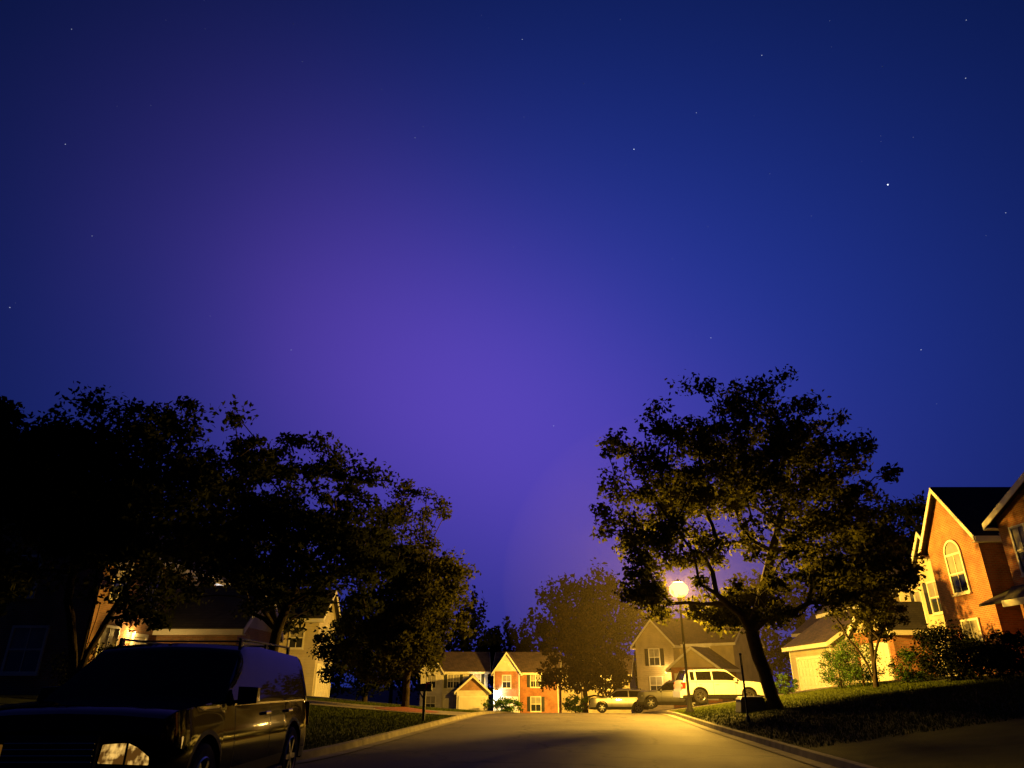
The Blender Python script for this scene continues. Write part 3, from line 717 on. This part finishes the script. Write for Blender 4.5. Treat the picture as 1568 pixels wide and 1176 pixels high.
        q=[(-fx-.02,sd*(W/2*.74)),(-fx+.0,sd*(W/2*.93)),(-fx+.2,sd*(W/2*.99)),(-fx+.2,sd*(W/2*.7))]
        l.hexa([(a,c,.42*H) for a,c in q]+[(a+.03,c*.995,.61*H) for a,c in q],'tail')
    l.obj('lamps',parent=e,bevel=.012)
    t=MB()
    for sd in (1,-1):
        for xx in (pil[0]-.02,pil[2]-.04,cow-.35):
            zz=[zlo(xx)+.02+(belt(xx)-zlo(xx)-.02)*k/6 for k in range(7)]
            for k in range(6):
                ya=ys(xx,zz[k])+.002; yb=ys(xx,zz[k+1])+.002
                t.add([(xx-.006,sd*ya,zz[k]),(xx+.006,sd*ya,zz[k]),(xx+.006,sd*yb,zz[k+1]),(xx-.006,sd*yb,zz[k+1])],[(0,1,2,3)],'plastic')
        for xx in (pil[0]+.1,pil[2]+.08):
            yy=ys(xx,.54*H); t.box(xx,xx+.2,sd*(yy+.012) if sd>0 else -(yy+.045),(yy+.045) if sd>0 else -(yy+.012),.545*H,.565*H,'chrome' if paint=='paint_black' else paint)
        xx0=-L/2+.5; nseg=14
        for k in range(nseg):
            xa=xx0+(cow-.3-xx0)*k/nseg; xb=xx0+(cow-.3-xx0)*(k+1)/nseg
            ya=ys(xa,.62*H)+.004; yb=ys(xb,.62*H)+.004
            t.add([(xa,sd*ya,.617*H),(xb,sd*yb,.617*H),(xb,sd*yb,.629*H),(xa,sd*ya,.629*H)],[(0,1,2,3)],'chrome' if paint=='paint_black' else 'plastic')
        t.box(xr+AR+.05,xf-AR-.05,sd*(W/2-.12) if sd>0 else -(W/2+.03),(W/2+.03) if sd>0 else -(W/2-.12),.27,.32,'plastic')
        xm=cow-.32; ym=ys(xm,.64*H)
        t.hexa([(xm-.09,sd*(ym+.04),.62*H),(xm+.05,sd*(ym+.04),.62*H),(xm+.03,sd*(ym+.25),.63*H),(xm-.09,sd*(ym+.25),.63*H),
                (xm-.09,sd*(ym+.02),.73*H),(xm+.02,sd*(ym+.02),.73*H),(xm,sd*(ym+.24),.725*H),(xm-.09,sd*(ym+.24),.725*H)],paint)
        t.box(xm-.05,xm+.01,sd*(ym-.03) if sd>0 else -(ym+.045),(ym+.045) if sd>0 else -(ym-.03),.63*H,.65*H,'plastic')
        if rack:
            yr=ys(0,.98*H)-.1; x0=-L/2+.75;x1=rf-.2
            t.box(x0,x1,sd*yr-.018,sd*yr+.018,H+.055,H+.08,'black_metal')
            for q in (x0,(x0+x1)/2,x1-.08): t.box(q,q+.08,sd*yr-.017,sd*yr+.017,H-.06,H+.054,'black_metal')
    if rack:
        yr=ys(0,.98*H)-.1
        for q in (-L/2+1.2,rf-.7): t.box(q,q+.05,-yr+.02,yr-.02,H+.058,H+.078,'black_metal')
    t.obj('trim',parent=e,bevel=.006)
    return e
vehicle('parked_suv',-4.2,9.6,rad(-89.0),L=5.2,W=2.1,H=1.78,paint='paint_black',z=0.0,head='headlamp')
vehicle('parked_suv',12.4,45.2,rad(4),L=4.9,W=1.95,H=1.85,paint='paint_white')
vehicle('parked_suv',8.6,60.2,rad(176),L=4.8,W=1.9,H=1.7,paint='paint_silver',z=-.62)
vehicle('parked_suv',11.6,54.5,rad(165),L=4.8,W=1.9,H=1.8,paint='paint_dark')

# ------------------------------------------------------------------ street furniture
def street_lamp(lx,ly,power,drop=.3):
    lz=gz(lx,ly)
    e=empty('street_lamp',(lx,ly,lz-drop))
    g=MB(); g.lathe([(0,0),(.2,0),(.2,.4),(.13,.5),(.12,.9),(.075,1.0),(.065,2.5),(.055,5.35),(.09,5.4),(.13,5.5),(.13,5.54)],'black_metal',(0,0,0),'z',16)
    g.lathe([(.22,6.265),(.25,6.27),(.2,6.34),(.06,6.39),(.03,6.44),(0,6.46)],'black_metal',(0,0,0),'z',18)
    g.obj('post',parent=e,smooth=True,split=35)
    g=MB(); g.lathe([(.13,5.545),(.32,5.62),(.44,5.76),(.48,5.92),(.43,6.09),(.3,6.22),(.22,6.26)],'lampglow',(0,0,0),'z',22)
    g.obj('globe',parent=e,smooth=True)
    lamp('bulb',e,(0,0,5.9),power,(1,.53,.055),.28)
street_lamp(8.45,36.0,29000)
street_lamp(7.7,83.0,26000)
m,nt,out=new_mat('bloom_scatter'); vsn=N(nt,'ShaderNodeVolumeScatter'); vsn.inputs['Color'].default_value=(1,.85,.6,1); vsn.inputs['Density'].default_value=.0009; vsn.inputs['Anisotropy'].default_value=.0
nt.links.new(vsn.outputs[0],out.inputs['Volume']); M['bloom_scatter']=m
g=MB(); R_=9.0; prof=[(R_*math.sin(math.pi*k/16),-R_*math.cos(math.pi*k/16)) for k in range(17)]
g.lathe(prof,'bloom_scatter',(0,0,0),'z',28); g.obj('bloom_sphere',loc=(8.45,36,5.95))  # scattering sphere added to imitate lens bloom around the street lamp
def mailbox(x,y,rot):
    g=MB(); g.box(-.05,.05,-.05,.05,-.1,1.0,'black_metal'); g.box(-.06,.06,-.28,.28,1.0,1.05,'black_metal')
    g.add([(-.04,-.22,.98),(.04,-.22,.98),(.04,-.02,.7),(-.04,-.02,.7),(-.04,-.17,1.0),(.04,-.17,1.0),(.04,-.02,.78),(-.04,-.02,.78)],[(0,1,2,3),(4,5,6,7),(0,4,7,3),(1,5,6,2)],'black_metal')
    n=10; prof=[(-.1,1.052),(.1,1.052)]+[(.1*math.cos(math.pi*k/n),1.17+.1*math.sin(math.pi*k/n)) for k in range(n+1)]
    m=len(prof); vs=[(a,-.27,b) for a,b in prof]+[(a,.27,b) for a,b in prof]
    g.add(vs,[tuple(range(m)),tuple(range(2*m-1,m-1,-1))]+[(k,(k+1)%m,m+(k+1)%m,m+k) for k in range(m)],'black_metal')
    g.box(.101,.115,.05,.09,1.1,1.32,'tail'); g.box(.101,.115,.05,.17,1.26,1.32,'tail')
    g.obj('mailbox',loc=(x,y,gz(x,y)),rot=rot)
mailbox(-3.3,28.4,rad(-95))
g=MB(); g.lathe([(0,-.1),(.035,-.1),(.035,2.05),(.045,2.06),(.045,2.1),(0,2.12)],'black_metal',(0,0,0),'z',10)
g.box(-.015,.015,-.3,.3,1.72,2.02,'black_metal'); g.lathe([(.07,-.02),(.07,.12),(.04,.2)],'black_metal',(0,0,0),'z',10)
g.obj('street_sign',loc=(7.75,25.0,gz(7.75,25)),rot=rad(-20))
x,y=9.6,30.4
g=MB(); g.hexa([(-.55,-.4,-.05),(.55,-.4,-.05),(.55,.4,-.05),(-.55,.4,-.05),(-.48,-.34,.42),(.48,-.34,.42),(.48,.34,.42),(-.48,.34,.42)],'black_metal')
g.hexa([(-.52,-.38,.421),(.52,-.38,.421),(.52,.38,.421),(-.52,.38,.421),(-.42,-.26,.55),(.42,-.26,.55),(.42,.26,.55),(-.42,.26,.55)],'black_metal')
g.obj('utility_box',loc=(x,y,gz(x,y)),bevel=.03)

# ------------------------------------------------------------------ stars
rng=np.random.default_rng(9)
S=[(34.5,34.7,1.45,.9),(12.9,42,1.05,.6),(26.8,46.2,.9,.25),(1.2,50.5,.9,.2),(19.6,43.7,.8,.2),(-10.4,43.1,.8,.15),(18.1,26.5,.9,.25),(33.7,22.7,.9,.3),(3.7,20.3,.8,.2),(-40.1,35.6,.8,.25),(-40.1,24,.9,.25),(-19.8,25.3,.8,.15),(-36.5,30.3,.8,.15),(41.5,30.2,.8,.25),(42,39.4,.9,.25),(43.4,42.7,.8,.2),(-42.3,42.6,.8,.15)]
for k in range(100): S.append((rng.uniform(-62,62),rng.uniform(10,62),rng.uniform(.5,.7),rng.uniform(.02,.08)))
ob=bpy.data.meshes.new('stars'); vs=[];fs=[];br=[]
for az,el,r,b in S:
    a=rad(az);e_=rad(el); c=Vector((math.sin(a)*math.cos(e_),math.cos(a)*math.cos(e_),math.sin(e_)))*2400
    o=len(vs); r*=1.9
    for d in ((1,0,0),(-1,0,0),(0,1,0),(0,-1,0),(0,0,1),(0,0,-1)): vs.append(c+Vector(d)*r); br.append(b)
    fs+=[(o+i,o+j,o+k) for i in (0,1) for j in (2,3) for k in (4,5)]
ob.from_pydata(vs,[],fs); at=ob.attributes.new('bri','FLOAT','POINT'); at.data.foreach_set('value',br)
m,nt,out=new_mat('starlight'); e_=N(nt,'ShaderNodeEmission'); e_.inputs[0].default_value=(.8,.88,1,1); an=N(nt,'ShaderNodeAttribute'); an.attribute_name='bri'
nt.links.new(an.outputs['Fac'],e_.inputs[1]); ad=N(nt,'ShaderNodeAddShader'); tr=N(nt,'ShaderNodeBsdfTransparent')
nt.links.new(e_.outputs[0],ad.inputs[0]); nt.links.new(tr.outputs[0],ad.inputs[1]); nt.links.new(ad.outputs[0],out.inputs[0]); m.cycles.emission_sampling='NONE'
ob.materials.append(m); o=bpy.data.objects.new('stars',ob); COL.objects.link(o)

# ------------------------------------------------------------------ sky
w=bpy.data.worlds.new('World'); scene.world=w; w.use_nodes=True; nt=w.node_tree; nt.nodes.clear()
def mth(op,a,b=None):
    n=nt.nodes.new('ShaderNodeMath'); n.operation=op
    for i,v in enumerate((a,b)):
        if v is None: continue
        if isinstance(v,(int,float)): n.inputs[i].default_value=v
        else: nt.links.new(v,n.inputs[i])
    return n.outputs[0]
tc=nt.nodes.new('ShaderNodeTexCoord'); sp=nt.nodes.new('ShaderNodeSeparateXYZ'); nt.links.new(tc.outputs['Generated'],sp.inputs[0])
az=mth('MULTIPLY',mth('ARCTAN2',sp.outputs[0],sp.outputs[1]),180/math.pi)
el=mth('MULTIPLY',mth('ARCSINE',sp.outputs[2]),180/math.pi)
def gauss(v,c,s):
    d=mth('DIVIDE',mth('SUBTRACT',v,c),s); return mth('EXPONENT',mth('MULTIPLY',mth('MULTIPLY',d,d),-1))
nz=nt.nodes.new('ShaderNodeTexNoise'); nz.inputs['Scale'].default_value=2.2; nz.inputs['Detail'].default_value=2
nt.links.new(tc.outputs['Generated'],nz.inputs['Vector'])
azw=mth('ADD',az,mth('MULTIPLY',mth('SUBTRACT',nz.outputs['Fac'],.5),8))
ridge=mth('ADD',mth('MULTIPLY',el,-.6),9)
P=mth('MULTIPLY',gauss(mth('SUBTRACT',azw,ridge),0,20),gauss(el,21.5,17))
B=mth('MULTIPLY',gauss(az,5,38),gauss(el,22,27))
def colscale(c,f):
    n=nt.nodes.new('ShaderNodeVectorMath'); n.operation='SCALE'; n.inputs[0].default_value=c
    if isinstance(f,(int,float)): n.inputs['Scale'].default_value=f
    else: nt.links.new(f,n.inputs['Scale'])
    return n.outputs[0]
def vadd(a,b):
    n=nt.nodes.new('ShaderNodeVectorMath'); n.operation='ADD'; nt.links.new(a,n.inputs[0]); nt.links.new(b,n.inputs[1]); return n.outputs[0]
colr=vadd(vadd(colscale((.076,.017,.135),P),colscale((.017,.037,.31),B)),colscale((.0008,.0045,.03),1.0))
bg=nt.nodes.new('ShaderNodeBackground'); nt.links.new(colr,bg.inputs[0]); bg.inputs[1].default_value=1.0
wo=nt.nodes.new('ShaderNodeOutputWorld'); nt.links.new(bg.outputs[0],wo.inputs[0])

# ------------------------------------------------------------------ camera
cd=bpy.data.cameras.new('camera'); cam=bpy.data.objects.new('camera',cd); COL.objects.link(cam)
cam.location=(0,0,1.3); cam.rotation_euler=(rad(90+23.8),0,0); cd.sensor_width=36; cd.lens=24.1; cd.clip_end=6000; cd.clip_start=.05
scene.camera=cam
